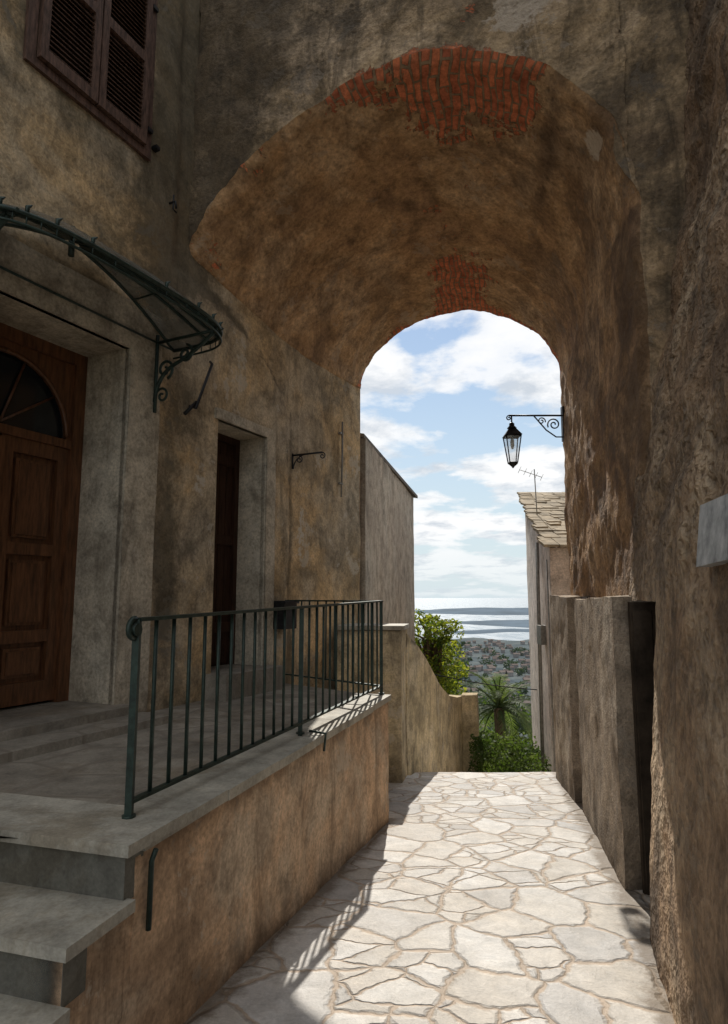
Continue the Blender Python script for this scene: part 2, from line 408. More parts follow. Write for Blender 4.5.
def door1():
    b=MB(FT); s0,s1,z0,z1=H1; d=-.42
    b.box((s0,d-.06,z0),(s0+.09,d+.04,z1)); b.box((s1-.09,d-.06,z0),(s1,d+.04,z1)); b.box((s0+.09,d-.06,z1-.09),(s1-.09,d+.04,z1))
    b.box((s0+.085,d-.06,z0),(s1-.085,d-.05,z1-.08),1)
    sc=(s0+s1)/2
    for sg in (-1,1):
        a=sc+sg*.012; e=sc+sg*(s1-s0)/2-sg*.09
        lo,hi=min(a,e),max(a,e)
        zs=[z0+.02,z0+.16,z0+.42,z0+.50,z0+1.00,z0+1.08,z0+1.68,z0+1.78]
        st=.09
        b.box((lo,d-.04,z0+.02),(lo+st,d+.01,z0+1.78)); b.box((hi-st,d-.04,z0+.02),(hi,d+.01,z0+1.78))
        for k in range(0,8,2): b.box((lo+st,d-.04,zs[k]),(hi-st,d+.01,zs[k+1]))
        for k in (1,3,5):
            za,zb=zs[k],zs[k+1]
            b.box((lo+st,d-.045,za),(hi-st,d-.028,zb))
            b.box((lo+st+.035,d-.03,za+.035),(hi-st-.035,d-.005,zb-.035))
            b.box((lo+st+.055,d-.03,za+.055),(hi-st-.055,d+.006,zb-.055))
    b.box((sc-.028,d+.01,z0+.03),(sc+.028,d+.035,z0+1.76))
    b.box((s0+.09,d-.04,z0+1.78),(s1-.09,d+.03,z0+1.84))
    n=20; r=.50; cz=z0+1.86
    arc=[(sc+r*math.cos(math.pi*k/n),cz+r*.96*math.sin(math.pi*k/n)) for k in range(n+1)]
    for k in range(n):
        (xa,za),(xb,zb)=arc[k],arc[k+1]
        b.hexa([(xb,d-.03,zb),(xa,d-.03,za),(xa,d+.012,za),(xb,d+.012,zb),(xb,d-.03,z1-.09),(xa,d-.03,z1-.09),(xa,d+.012,z1-.09),(xb,d+.012,z1-.09)])
    b.box((s0+.09,d-.03,z0+1.84),(sc-r,d+.012,z1-.09)); b.box((sc+r,d-.03,z0+1.84),(s1-.09,d+.012,z1-.09))
    b.tube([(x,d+.015,z) for x,z in arc],.018,6)
    for k in (4,8,12,16): b.tube([(sc,d-.005,cz),(arc[k][0],d-.005,arc[k][1])],.009,5)
    i=[b.av((sc,d-.02,cz-.02))]+[b.av((x,d-.02,z)) for x,z in arc]
    for k in range(n): b.af([i[0],i[k+1],i[k+2]],1)
    b.box((sc-.06,d+.035,z0+.93),(sc-.04,d+.075,z0+1.06),2)
    b.obj('entrance_door',[M['wood'],M['fglass'],M['black']],house)
door1()
b=MB(FT); s0,s1,z0,z1=H2; d=-.28
b.box((s0,d-.05,z0),(s0+.06,d+.02,z1)); b.box((s1-.06,d-.05,z0),(s1,d+.02,z1)); b.box((s0+.06,d-.05,z1-.06),(s1-.06,d+.02,z1))
b.box((s0+.06,d-.05,z0),(s1-.06,d-.03,z1-.06))
for k in range(6): 
    w=(s1-s0-.12)/6; b.box((s0+.06+k*w+.004,d-.03,z0+.02),(s0+.06+(k+1)*w-.004,d-.012,z1-.07))
for z in (z0+.3,z0+1.1,z0+1.85): b.box((s0+.07,d-.012,z),(s1-.07,d+.008,z+.09))
b.obj('side_door',[M['darkwood']],house)
b=MB(FT)
b.box((H1[0]-.1,-.45,-.83),(H1[1]+.06,.20,-.718)); b.box((H1[0]-.25,.20,-.9),(H1[1]+.12,.46,-.770),0)
b.box((H2[0]-.06,-.33,-.84),(H2[1]+.08,.24,-.618))
b.obj('door_steps',[M['tfloor']],house)
def shutters():
    b=MB(FT); a0,a1,z0,z1=-.437,.484,3.36,4.75
    q=.04
    b.box((a0-.07,-.01,z0-.06),(a1+.07,.03+q,z0)); b.box((a0-.07,-.01,z0),(a0,.025+q,z1)); b.box((a1,-.01,z0),(a1+.07,.025+q,z1)); b.box((a0-.07,-.01,z1),(a1+.07,.03+q,z1+.07))
    mid=(a0+a1)/2
    for lo,hi in ((a0+.008,mid-.006),(mid+.006,a1-.008)):
        f=.055
        b.box((lo,.02+q,z0+.01),(lo+f,.06+q,z1-.01)); b.box((hi-f,.02+q,z0+.01),(hi,.06+q,z1-.01))
        for zz in (z0+.01,z0+.66,z1-.09): b.box((lo+f,.02+q,zz),(hi-f,.06+q,zz+.08))
        b.box((lo+f,.010+q,z0+.05),(hi-f,.018+q,z1-.05),1)
        rot=Matrix.Rotation(math.radians(-50),3,'X')
        z=z0+.115
        while z<z1-.11:
            if not (z0+.63<z<z0+.77): b.box((lo+f-.002,.020+q,z-.003),(hi-f+.002,.060+q,z+.003),0,rot)
            z+=.036
    for z in (z0+.15,z1-.2): b.box((a1+.01,.03+q,z),(a1+.06,.05+q,z+.03),2)
    b.box((a1+.10,.02,z0+.06),(a1+.14,.09,z0+.09),2)
    b.obj('window_shutters',[M['shutter'],M['dark'],M['black']],house)
shutters()
b=MB(); 
P=[FPT(-4,.1,0),FPT(4.28,.1,0),FPT(4.28,-7,0),FPT(-4,-7,0)]
b.hexa([(*p.xy,TOP-.05) for p in P]+[(*p.xy,TOP+.15) for p in P])
b.obj('roof',[M['lauze']],house)
b=MB(); b.hexa([(*FPT(-4,.05,0).xy,-2.2),(*FPT(-3.9,.05,0).xy,-2.2),(*FPT(-3.9,-7,0).xy,-2.2),(*FPT(-4,-7,0).xy,-2.2),(*FPT(-4,.05,0).xy,TOP),(*FPT(-3.9,.05,0).xy,TOP),(*FPT(-3.9,-7,0).xy,TOP),(*FPT(-4,-7,0).xy,TOP)])
b.obj('gable_wall',[M['house2']],house)

# ironwork on the facade ---------------------------------------------------
def spiral(c,r0,turns,a0,sgn=1,n=26,ax=0):
    out=[]
    for k in range(n+1):
        t=k/n; a=a0+sgn*turns*2*math.pi*t; r=r0*(1-.82*t)
        out.append((c[0]+r*math.cos(a),c[1]+r*math.sin(a)))
    return out
def canopy():
    root=empty('glass_canopy')
    b=MB(FT); sc=-.10; hw=.98; dep=.68; za=2.30; zr=1.90
    N_=14
    def sp_(v,e): return math.copysign(abs(v)**e,v)
    def rp(ph): return Vector((sc+hw*sp_(math.cos(ph),.55),.07+dep*max(0,math.sin(ph))**.42,zr))
    apex=Vector((sc,.075,za))
    def pt(ph,t):
        r_=rp(ph); p=apex.lerp(r_,t); p.z+=.06*math.sin(math.pi*t); return p
    for k in range(N_+1):
        ph=math.pi*k/N_
        b.tube([pt(ph,.06+.94*j/8) for j in range(9)],.012,6)
    rimp=[rp(math.pi*k/80) for k in range(81)]
    b.tube(rimp,.013,6); b.tube([p-Vector((0,0,.06)) for p in rimp],.008,6)
    b.tube([pt(math.pi*k/60,.55)-Vector((0,0,.008)) for k in range(61)],.007,6)
    for k in range(1,80):
        if k%3==0: b.tube([rimp[k],rimp[k]-Vector((0,0,.06))],.005,4)
    for k in range(3,80,6):
        p=rimp[k]; b.tube([p,p+Vector((0,0,.04)),p+Vector((.018,.012,.055))],[.009,.013,.003],5)
    b.tube([apex+Vector((0,0,-.1)),apex+Vector((0,0,.1))],.02,6)
    b.tube([Vector((sc-hw,.075,zr)),Vector((sc+hw,.075,zr))],.008,6)
    b.obj('frame',[M['iron']],root)
    g=MB(FT); n=56; m_=8
    ids=[[g.av(pt(math.pi*k/n,.05+.95*j/m_)+Vector((0,0,.014))) for j in range(m_+1)] for k in range(n+1)]
    for k in range(n):
        for j in range(m_): g.af([ids[k][j],ids[k+1][j],ids[k+1][j+1],ids[k][j+1]],0,True)
    g.obj('glass',[M['cglass']],root)
    br=MB(FT)
    for s in (sc-.80,sc+.80):
        path=[]
        for k in range(21):
            t=k/20; path.append((s,.07+.54*t**1.5,1.44+.45*t**.75+.03*math.sin(t*math.pi*2)))
        br.tube(path,.015,6)
        br.tube([(s,o_,z) for o_,z in spiral((.16,1.68),.08,1.4,-1.2)],.011,6)
        br.tube([(s,o_,z) for o_,z in spiral((.35,1.77),.07,1.4,1.4,-1)],.011,6)
        br.tube([(s,o_,z) for o_,z in spiral((.14,1.48),.065,1.3,3.0,-1)],.010,6)
        br.tube([(s,.075,1.36),(s,.075,1.96)],.014,6); br.tube([(s,.07,1.90),(s,.68,1.90)],.012,6)
    br.obj('scroll_brackets',[M['iron']],root)
canopy()
b=MB(FT)
b.tube([(1.10,.05,1.52),(1.12,.10,1.50),(1.28,.12,1.92),(1.34,.05,1.97)],.012,6); b.tube([(1.04,.06,1.44),(1.14,.09,1.56)],.016,6)
b.obj('iron_stay_bar',[M['black']])
b=MB(FT)
b.tube([(.80,.03,3.10),(.80,.10,3.10),(.80,.11,3.04)],.009,6); b.tube([(.80,.08,3.16),(.80,.08,3.04),(.83,.09,3.02)],.007,6)
b.obj('iron_hook',[M['black']])
b=MB(FT); q=2.72
b.tube([(q,.0,1.44),(q,.36,1.44)],.010,6); b.tube([(q,.01,1.30),(q,.01,1.46)],.010,6)
b.tube([(q,.02+.16*(1-math.cos(k/10*1.57)),1.30+.14*math.sin(k/10*1.57)) for k in range(11)],.007,6)
b.tube([(q,o_,z) for o_,z in spiral((.36,1.405),.035,1.3,1.57,-1)],.006,5)
b.tube([(q,o_,z) for o_,z in spiral((.09,1.39),.04,1.3,1.57,-1)],.006,5)
b.obj('sign_bracket',[M['black']])
b=MB(FT); b.tube([(3.75,.03,1.15),(3.76,.035,1.6),(3.77,.03,2.05)],.012,6); b.box((3.72,0,1.3),(3.79,.035,1.32)); b.box((3.72,0,1.9),(3.79,.035,1.92)); b.obj('drain_pipe',[M['pipe']])
b=MB(FT); b.box((2.36,.03,-.30),(2.58,.17,-.06)); b.box((2.345,.025,-.062),(2.595,.19,-.035)); b.box((2.40,.17,-.12),(2.54,.176,-.095),1); b.obj('mailbox',[M['black'],M['dark']])

# ---------------------------------------------------------------- archway
arch=empty('vaulted_archway')
FL=Vector((-1.45,5.09,0)); fd=Vector((.947,-.322,0)); fN=Vector((-.322,-.947,0))
BL=Vector((-.05,7.97,0)); bd=Vector((.9659,-.2589,0))
FPf=[(0,2.82),(.10,3.02),(.227,3.18),(.545,3.51),(.988,3.80),(1.415,3.99),(1.823,4.067),(2.21,4.02),(2.576,3.90),(2.886,3.70),(3.15,3.42),(3.30,3.12),(3.38,2.85),(3.40,2.60)]
FPb=[(0,2.60),(.07,2.85),(.196,3.05),(.52,3.315),(.78,3.42),(1.03,3.48),(1.30,3.50),(1.52,3.47),(1.78,3.39),(1.99,3.277),(2.20,3.12),(2.33,2.955),(2.40,2.80),(2.43,2.61)]
def resample(P,n,sm=6):
    L=[0]
    for a,c in zip(P,P[1:]): L.append(L[-1]+math.hypot(c[0]-a[0],c[1]-a[1]))
    out=[]
    for k in range(n+1):
        d=L[-1]*k/n; out.append([interp(list(zip(L,[p[0] for p in P])),d),interp(list(zip(L,[p[1] for p in P])),d)])
    for _ in range(sm):
        out=[out[0]]+[[(out[i-1][q]+2*out[i][q]+out[i+1][q])/4 for q in (0,1)] for i in range(1,n)]+[out[-1]]
    return out,L[-1]
NV=150
Rf,Lf=resample(FPf,NV,10); Rb,Lb=resample(FPb,NV,10)
NJ=90
for k in range(1,NJ+1):
    z=2.6-(4.7)*k/NJ; Rf.append([3.40,z]); Rb.append([2.43,z])
tot=len(Rf)
CF=FL+fd*1.7; CF.z=2.6
def edge_dir(q):
    e=q-CF
    if q.z<2.6: e.z=0
    return e.normalized()
def vp(i,v):
    i=int(i); a=FL+fd*Rf[i][0]; a.z=Rf[i][1]; c=BL+bd*Rb[i][0]; c.z=Rb[i][1]
    p=a.lerp(c,v)
    if i<50: p.z-=.14*math.sin(math.pi*v)*(1-i/50)
    if i==0: p+=fn*(-.08)
    if v<.03: p+=edge_dir(a)*((1-v/.03)**2*.05)
    return p
Dv=3.1
def vmask(i,v,p):
    t=i/NV; r=0
    if t<=1:
        r+=1.0*math.exp(-((t-.61)/.13)**4)*math.exp(-(v/.22)**2)
        r+=.62*math.exp(-((t-.41)/.09)**2)*math.exp(-(v/.13)**2)
        r+=.55*math.exp(-((t-.03)/.03)**2)*math.exp(-((v-.05)/.09)**2)
        r+=.40*math.exp(-((t-.22)/.05)**2)*math.exp(-(v/.06)**2)
        r+=1.0*math.exp(-((t-.54)/.12)**2)*math.exp(-((v-1.0)/.42)**2)
        r+=.6*math.exp(-((v-1)/.04)**2)
        r*=.92
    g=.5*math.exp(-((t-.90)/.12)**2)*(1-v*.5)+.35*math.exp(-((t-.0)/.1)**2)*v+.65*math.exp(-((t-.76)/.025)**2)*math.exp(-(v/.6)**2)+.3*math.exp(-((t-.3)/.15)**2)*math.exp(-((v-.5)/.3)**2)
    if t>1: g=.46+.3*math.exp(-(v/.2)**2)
    bb=.8*math.exp(-((t-.85)/.03)**2)*math.exp(-((v-.08)/.05)**2)
    return (min(1,r),min(1,g),bb)
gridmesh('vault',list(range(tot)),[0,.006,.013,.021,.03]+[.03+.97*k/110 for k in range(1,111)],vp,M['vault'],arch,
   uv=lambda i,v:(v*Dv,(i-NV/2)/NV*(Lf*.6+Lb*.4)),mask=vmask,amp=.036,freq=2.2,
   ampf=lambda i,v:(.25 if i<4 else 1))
def fpos2(i,t):
    i=int(i); s,z0=Rf[i]
    p=FL+fd*s; p.z=z0+(TOP-z0)*t**1.3
    q=FL+fd*s; q.z=z0
    return p+edge_dir(q)*.05*max(0,1-t*8)
def facemask(i,t,p):
    s=Rf[int(i)][0]; z=p.z; za=Rf[int(i)][1]
    g=.9*math.exp(-(s/.6)**2)+.4*min(1,max(0,(z-4.1)/.5))*(1 if s<1.5 else .6)+.25*math.exp(-((s-.3)/.6)**2)+.2
    bl=.8*math.exp(-((s-2.75)/.30)**2)*math.exp(-((z-4.25)/.22)**2)
    r=.75*math.exp(-((s-2.0)/.6)**2)*math.exp(-((z-za)/.09)**2)+.5*math.exp(-((s-2.3)/.15)**2)*math.exp(-((z-4.35)/.2)**2)
    return (min(1,r),min(1,g)*(1-bl),bl)
gridmesh('front_wall',list(range(0,NV+1)),[(k/80)for k in range(81)],fpos2,M['face'],arch,uv=lambda i,t:(Rf[int(i)][0],t*4),mask=facemask,amp=.036,freq=2.2)
def pierp(s,z):
    k=1-(s-3.45)/.3; k=max(0,min(1,k)); sh=.14*sstep(2.6,3.0,z)*k
    p=FL+fd*(s-sh)-fN*(.014*sstep(2.6,3.0,z)*k); return (p.x,p.y,z)
gridmesh('front_pier',lin(3.45,4.4,.035),lin(-2.1,TOP,.045),pierp,M['face'],arch,
   mask=lambda s,z,p:(0,.45 if z>2.5 else .3,0),amp=.036,freq=2.2)
gridmesh('back_wall',list(range(0,NV+1)),[k/20 for k in range(21)],lambda i,t:(BL+bd*Rb[int(i)][0])+Vector((0,0,Rb[int(i)][1]+(TOP-Rb[int(i)][1])*t)),M['rubble'],arch,amp=.036,freq=2.2)
b=MB()
def bp(s,off,z): 
    p=BL+bd*s+Vector((.2589,.9659,0))*off; return (p.x,p.y,z)
b.hexa([bp(-6,-.3,-6),bp(-.03,-.02,-6),bp(-.03,.12,-6),bp(-6,.12,-6),bp(-6,-.3,TOP),bp(-.03,-.02,TOP),bp(-.03,.12,TOP),bp(-6,.12,TOP)])
pl=[(2.05,4.3),(7,2.5),(8.0,5.8),(2.52,7.29)]
b.hexa([(*p,-6) for p in pl]+[(*p,TOP) for p in pl])
b.obj('sun_block_walls',[M['rubble']],arch)  # unseen wall volumes added beside the arch to block sun
b=MB()
b.hexa([(*(FL+fd*-.5).xy,TOP-.03),(*(FL+fd*6).xy,TOP-.03),bp(6,.3,TOP-.03),bp(-1,.3,TOP-.03),(*(FL+fd*-.5).xy,TOP+.2),(*(FL+fd*6).xy,TOP+.2),bp(6,.3,TOP+.2),bp(-1,.3,TOP+.2)])
b.obj('roof',[M['lauze']],arch)  # unseen top slab added over the vault to block sun

# ---------------------------------------------------------------- right wall
rw=empty('rubble_wall')
basep=[(-6,.25),(0,.62),(1.6,.88),(2.65,1.15),(3.35,1.369),(4.02,1.513),(4.4,1.60)]
offp=[(0,0),(.8,.05),(1.6,.13),(2.6,.27),(3.4,.45),(4.1,.57),(5.6,.68),(10.3,.8)]
def rwx(y,z): return interp(basep,y)+interp(offp,max(0,z+1.6))
gridmesh('near_wall',lin(-1.5,1.2,.12)[:-1]+lines([1.2,3.35,4.12],.028),lines([-2.2,-.02,4.5],.03)+lin(4.5,TOP,.1)[1:],
   lambda y,z:(rwx(y,z),y,z),M['rubble'],rw,skip=lambda y,z:y>3.35 and z<-.02,
   mask=lambda y,z,p:(0,.30+.3*min(1,max(0,(z-2.0)/1.5))+.3*math.exp(-((z+1.5)/.25)**2)-.2*math.exp(-((z+.5)/.5)**2),.0),amp=.055,freq=2.6,
   ampf=lambda y,z:(.9 if z>0.2 else .38+.52*max(0,z/.2))*(1 if (y<3.0 or z>.3) else .6))
b=MB()
b.hexa([(1.43,3.36,-1.9),(2.6,3.36,-1.9),(2.6,3.38,-1.9),(1.43,3.38,-1.9),(1.58,3.36,-.02),(2.6,3.36,-.02),(2.6,3.38,-.02),(1.58,3.38,-.02)])
b.box((1.74,3.39,-.01),(2.6,4.2,.08)); b.box((2.3,3.39,-2),(2.4,4.2,-.02))
b.box((1.60,3.955,-1.8),(2.28,3.985,-.03)); 
for k in range(6): b.box((1.61+k*.12,3.94,-1.72),(1.72+k*.12,3.952,-.08))
b.obj('dark_doorway',[M['dark']],rw)  # dark lining colour stands in for shade inside the recess
rm=lambda p:(0,.5*max(0,1-(p.z-gz(p.y))/.35)+.25,0)
rough_prism('pier',[(1.513,4.02),(1.93,4.02),(2.22,5.9),(1.89,5.9)],-2.3,[-.0,.02,-.02,-.02],M['pillar'],.012,.035,rw,3,rm)
rough_prism('pier_2',[(1.93,6.25),(2.3,6.25),(2.5,7.42),(2.10,7.42)],-2.4,[.0,.0,.02,.02],M['pillar'],.012,.035,rw,3,rm)
rough_prism('low_plinth',[(2.0,5.9),(2.4,5.9),(2.4,6.25),(2.05,6.25)],-2.4,-.9,M['pillar'],.010,.05,rw,3)
b=MB(); b.hexa([(2.0,5.88,-.9),(2.4,5.88,-.9),(2.4,6.27,-.9),(2.07,6.27,-.9),(2.0,5.88,.0),(2.4,5.88,.0),(2.4,6.27,.0),(2.07,6.27,.0)]); b.obj('niche_door',[M['darkwood']],rw)
b=MB()
px=lambda y,z: rwx(y,z)-.050
ya,yb=1.85,2.20
b.hexa([(px(ya,.10)-.008,ya,.105),(px(ya,.10)+.05,ya,.105),(px(yb,.10)+.05,yb,.10),(px(yb,.10)-.008,yb,.10),
        (px(ya,.30)-.008,ya,.30),(px(ya,.30)+.05,ya,.30),(px(yb,.30)+.05,yb,.31),(px(yb,.30)-.008,yb,.31)])
b.obj('wall_plaque',[M['plaque']])

# ---------------------------------------------------------------- terrace + steps
ter=empty('stone_terrace')
def wl(y): return .2+.297*(y-5.57)
C=Vector((wl(2.28),2.28,0)); ad=Vector((-.2847,-.9586,0)); ed=Vector((-.9586,.2847,0))
TE=Vector((.2,5.57,0)); TF=FPT(2.60,.0,0)
tm=lambda p:(0,.55*max(0,1-(p.z-gz(p.y))/.3)+.7*max(0,1-(-.84-p.z)/.16),0)
rough_prism('retaining_wall',[tuple((C-ad*.03).xy),tuple(TE.xy),tuple((TE+Vector((-.45,.1,0))).xy),tuple((C-ad*.10+ed*.5).xy)],-2.4,-.862,M['terrace'],.010,.04,ter,2,tm)
rough_prism('end_wall',[tuple((TE+Vector((-.01,-.02,0))).xy),tuple(TF.xy),tuple((TF+Vector((-.2,-.3,0))).xy),tuple((TE+Vector((-.2,-.3,0))).xy)],-2.4,-.86,M['terrace'],.008,.06,ter,2)
b=MB()
fl=[C+ed*.02-ad*.05,TE+Vector((-.03,-.02,0)),TF+Vector((-.02,-.02,0)),FPT(-1.9,-.02,0),C+ed*2.6-ad*.05]
hi=[b.av((p.x,p.y,-.818)) for p in fl]
for tri in ((0,1,2),(0,2,3),(0,3,4)): b.af([hi[k] for k in tri])
b.obj('floor',[M['tfloor']],ter)
wd=(TE-C).normalized(); wn_=Vector((wd.y,-wd.x,0))
b=MB(); L_=(TE-C).length; x=.05
while x<L_-.05:
    l=min(R(.5,.75),L_-x)
    if L_-x-l<.2: l=L_-x
    o0=.028+R(-.004,.004); a=C+wd*(x+.003); c=C+wd*(x+l-.003); th=.036
    P=[a+wn_*o0,c+wn_*o0,c-wn_*.24,a-wn_*.24]; zz=-.852+R(-.003,.003)
    b.hexa([(p.x,p.y,zz) for p in P]+[(p.x,p.y,zz+th+.008) for p in P]); x+=l
b.obj('coping',[M['slab']],ter)
b=MB(); st=MB(); pb=MB()
run=.285; rise=.17
for k in range(0,7):
    z=-.81-rise*k; a0=(k-1)*run; a1=k*run
    if k==0: a0,a1=-.30,.02
    pz=z+(.012 if k==0 else 0)
    segs=[0,R(1.1,1.3),2.55]
    for q0,q1 in zip(segs,segs[1:]):
        S=[C+ad*a0+wn_*.034+ed*(q0+.002),C+ad*(a1+.03)+wn_*.034+ed*(q0+.002),C+ad*(a1+.03)+wn_*.034+ed*(q1-.002),C+ad*a0+wn_*.034+ed*(q1-.002)]
        b.hexa([(s_.x,s_.y,pz-.038) for s_ in S]+[(s_.x,s_.y,pz) for s_ in S])
    q=[C+ad*(a1-.10)+ed*.0,C+ad*a1+ed*0,C+ad*a1+ed*2.5,C+ad*(a1-.10)+ed*2.5]
    st.hexa([(s_.x,s_.y,z-rise-.01) for s_ in q]+[(s_.x,s_.y,pz-.036) for s_ in q])
    if k>0:
        q=[C+ad*(a0-.001)-wn_*.002,C+ad*(a1)-wn_*.002,C+ad*a1-wn_*.3,C+ad*(a0-.001)-wn_*.3]
        pb.hexa([(s_.x,s_.y,-2.3) for s_ in q]+[(s_.x,s_.y,z-.037) for s_ in q])
b.obj('treads',[M['slab']],ter); st.obj('risers',[M['riser']],ter)
pb.hexa([(s_.x,s_.y,-2.3) for s_ in (C-ad*.08-wn_*.002,C+ad*.002-wn_*.002,C+ad*.002-wn_*.2,C-ad*.08-wn_*.2)]+[(s_.x,s_.y,-.84) for s_ in (C-ad*.08-wn_*.002,C+ad*.002-wn_*.002,C+ad*.002-wn_*.2,C-ad*.08-wn_*.2)])
pb.obj('step_cheek',[M['terrace']],ter)

# ---------------------------------------------------------------- railing
b=MB(); A=Vector((-.86,2.50,0)); E=Vector((.145,5.56,0)); zt0,zt1=-.085,-.035; zb=-.745
rd=(E-A).normalized(); rn=Vector((rd.y,-rd.x,0)); n=27
def zt(t): return zt0+(zt1-zt0)*t
def flat(p,q,w,h,m=0):
    d=(q-p).normalized(); s_=Vector((d.y,-d.x,0)).normalized()*w/2; u=Vector((0,0,h/2))
    b.hexa([p+s_-u,q+s_-u,q-s_-u,p-s_-u,p+s_+u,q+s_+u,q-s_+u,p-s_+u],m)
z_=lambda p,z:Vector((p.x,p.y,z))
flat(z_(A,zt0),z_(E,zt1),.038,.014)
flat(z_(A,zb),z_(E,zb+.01),.028,.012)
for k in range(n+1):
    t=k/n; p=A.lerp(E,t)
    if k in (0,13,n):
        w=.013
        b.hexa([p+Vector((sx*w,sy*w,-.83)) for sx,sy in ((-1,-1),(1,-1),(1,1),(-1,1))]+[p+Vector((sx*w,sy*w,zt(t))) for sx,sy in ((-1,-1),(1,-1),(1,1),(-1,1))])
        b.tube([p+Vector((0,0,-.80)),p+Vector((0,0,-.79))],.026,8)
    else: b.tube([z_(p,zb),z_(p,zt(t))],.0085,6)
sp=spiral((0,0),.042,1.6,1.57,1)
b.tube([z_(A,zt0)+rd*(x-.012)+Vector((0,0,z-.037)) for x,z in sp],.012,6)
b.tube([z_(A,zt0-.037)-rn*.016-rd*.012,z_(A,zt0-.037)+rn*.016-rd*.012],.024,10)
b.tube([z_(C+wd*.10+wn_*.035,-.86),z_(C+wd*.10+wn_*.02,-.9),z_(C+wd*.10+wn_*.018,-1.12)],.010,6)
p=C.lerp(TE,.52); b.tube([z_(p-wn_*.06,-.79),z_(p+wn_*.045,-.80),z_(p+wn_*.035,-.9)],.008,6)
G=FPT(2.58,.05,0); flat(z_(E,zt1),z_(G,zt1),.034,.014); flat(z_(E,zb+.01),z_(G,zb+.01),.026,.012)
for k in range(1,11): 
    p=E.lerp(G,k/11); b.tube([z_(p,zb),z_(p,zt1)],.0085,6)
b.obj('metal_railing',[M['iron']])

# ---------------------------------------------------------------- street
def sx0(y): return -3.4 if y<2 else -3.4+(y-2)*.55 if y<8 else -.1+(y-8)*.22
def sx1(y): return 2.5+max(0,y-3)*.12+max(0,y-8)*.1
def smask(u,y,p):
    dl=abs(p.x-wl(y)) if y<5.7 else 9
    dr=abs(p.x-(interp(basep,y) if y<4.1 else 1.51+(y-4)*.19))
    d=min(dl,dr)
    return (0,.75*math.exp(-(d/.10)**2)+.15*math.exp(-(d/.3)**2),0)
SU=[k/110 for k in range(111)]
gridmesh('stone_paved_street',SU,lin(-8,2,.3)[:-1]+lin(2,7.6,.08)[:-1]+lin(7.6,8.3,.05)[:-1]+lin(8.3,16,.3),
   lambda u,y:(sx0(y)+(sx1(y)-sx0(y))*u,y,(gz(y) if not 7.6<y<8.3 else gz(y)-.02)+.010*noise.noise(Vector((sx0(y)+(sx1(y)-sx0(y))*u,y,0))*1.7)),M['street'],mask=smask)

# ---------------------------------------------------------------- block, parapet, houses beyond
pw=empty('parapet_wall')
rough_prism('end_block',[(-.3,7.25),(.40,7.15),(.50,7.70),(-.2,7.85)],-3,-.36,M['parapet'],.012,.05,pw,2,lambda p:(0,.5*max(0,1-(-.36-p.z)/.2)+.3*max(0,1-(p.z-gz(7.2))/.4),0))
b=MB(); b.hexa([(-.3,7.22,-.355),(.43,7.12,-.355),(.53,7.73,-.355),(-.2,7.87,-.355),(-.3,7.22,-.31),(.43,7.12,-.31),(.53,7.73,-.31),(-.2,7.87,-.31)]); b.obj('block_cap',[M['slab']],pw)
prof=[(7.6,-.42),(8.2,-.62),(8.8,-.92),(9.4,-1.24),(10,-1.47),(10.6,-1.58),(11.1,-1.62)]
for k,((ya,za),(yb,zb_)) in enumerate(zip(prof,prof[1:])):
    xa=.49+.33*(ya-7.6); xb=.49+.33*(yb-7.6)
    rough_prism('ramp_section_%d'%k,[(xa,ya),(xb,yb),(xb-.22,yb+.07),(xa-.22,ya+.07)],-6,[za,zb_,zb_,za],M['parapet'],.012,.06,pw,2,lambda p:(0,.5,0) if p.z>-.55 else (0,.15,0))
rough_prism('end_post',[(1.60,11.0),(1.86,11.0),(1.92,11.25),(1.66,11.25)],-6,-1.60,M['parapet'],.01,.06,pw,2)

h2=empty('plaster_house')
rough_prism('walls',[(.02,8.14),(1.0,13.0),(-4,14),(-5,8.9)],-8,[2.02,2.0,2.0,2.02],M['house2'],.012,.12,h2,1.2,lambda p:(0,.45*max(0,1-(2-p.z)/.3),0))
b=MB(); b.hexa([(.0,8.12,2.02),(1.10,13.15,2.0),(-4,14.1,2.9),(-5,8.9,2.9),(.0,8.12,2.075),(1.10,13.15,2.055),(-4,14.1,2.96),(-5,8.9,2.96)]); b.obj('roof',[M['roofedge']],h2)

h3=empty('stone_roof_house')
rough_prism('walls',[(2.72,9.5),(7.5,9.0),(8.5,14),(3.50,14)],-9,[.72,.72,2.15,2.15],M['house3'],.012,.12,h3,1.2,lambda p:(0,.3*max(0,1-(1-p.z)/.5),0))
b=MB(); rows=22
for r_ in range(rows):
    t0=r_/rows; yy=9.36+ (14.2-9.36)*t0; zz=.70+(2.24-.70)*t0
    xl=2.64+(3.44-2.64)*t0; x=xl+R(-.05,.02)
    while x<7.6:
        w=R(.18,.34); dl=R(.28,.34); e=R(-.012,.02)
        b.hexa([(x,yy+R(-.03,.02),zz+.02+e),(x+w-.01,yy+R(-.03,.02),zz+.02+e),(x+w-.01,yy+dl,zz+.02+dl*.318-.01),(x,yy+dl,zz+.02+dl*.318-.01),
                (x,yy,zz+.06+e),(x+w-.01,yy,zz+.06+e+R(-.01,.01)),(x+w-.01,yy+dl,zz+.05+dl*.318),(x,yy+dl,zz+.05+dl*.318)])
        x+=w
b.obj('stone_tiles',[M['lauze']],h3)
b=MB()
b.tube([(3.12,11.6,1.2),(3.09,11.6,2.30)],.010,6); b.tube([(2.8,11.5,2.27),(3.25,11.7,2.17)],.006,5)
for k in range(5): 
    t=k/4; c=Vector((2.8,11.5,2.27)).lerp(Vector((3.25,11.7,2.17)),t); b.tube([c+Vector((-.03,.0,-.06)),c+Vector((.03,0,.06))],.004,4)
b.obj('tv_antenna',[M['pipe']],h3)
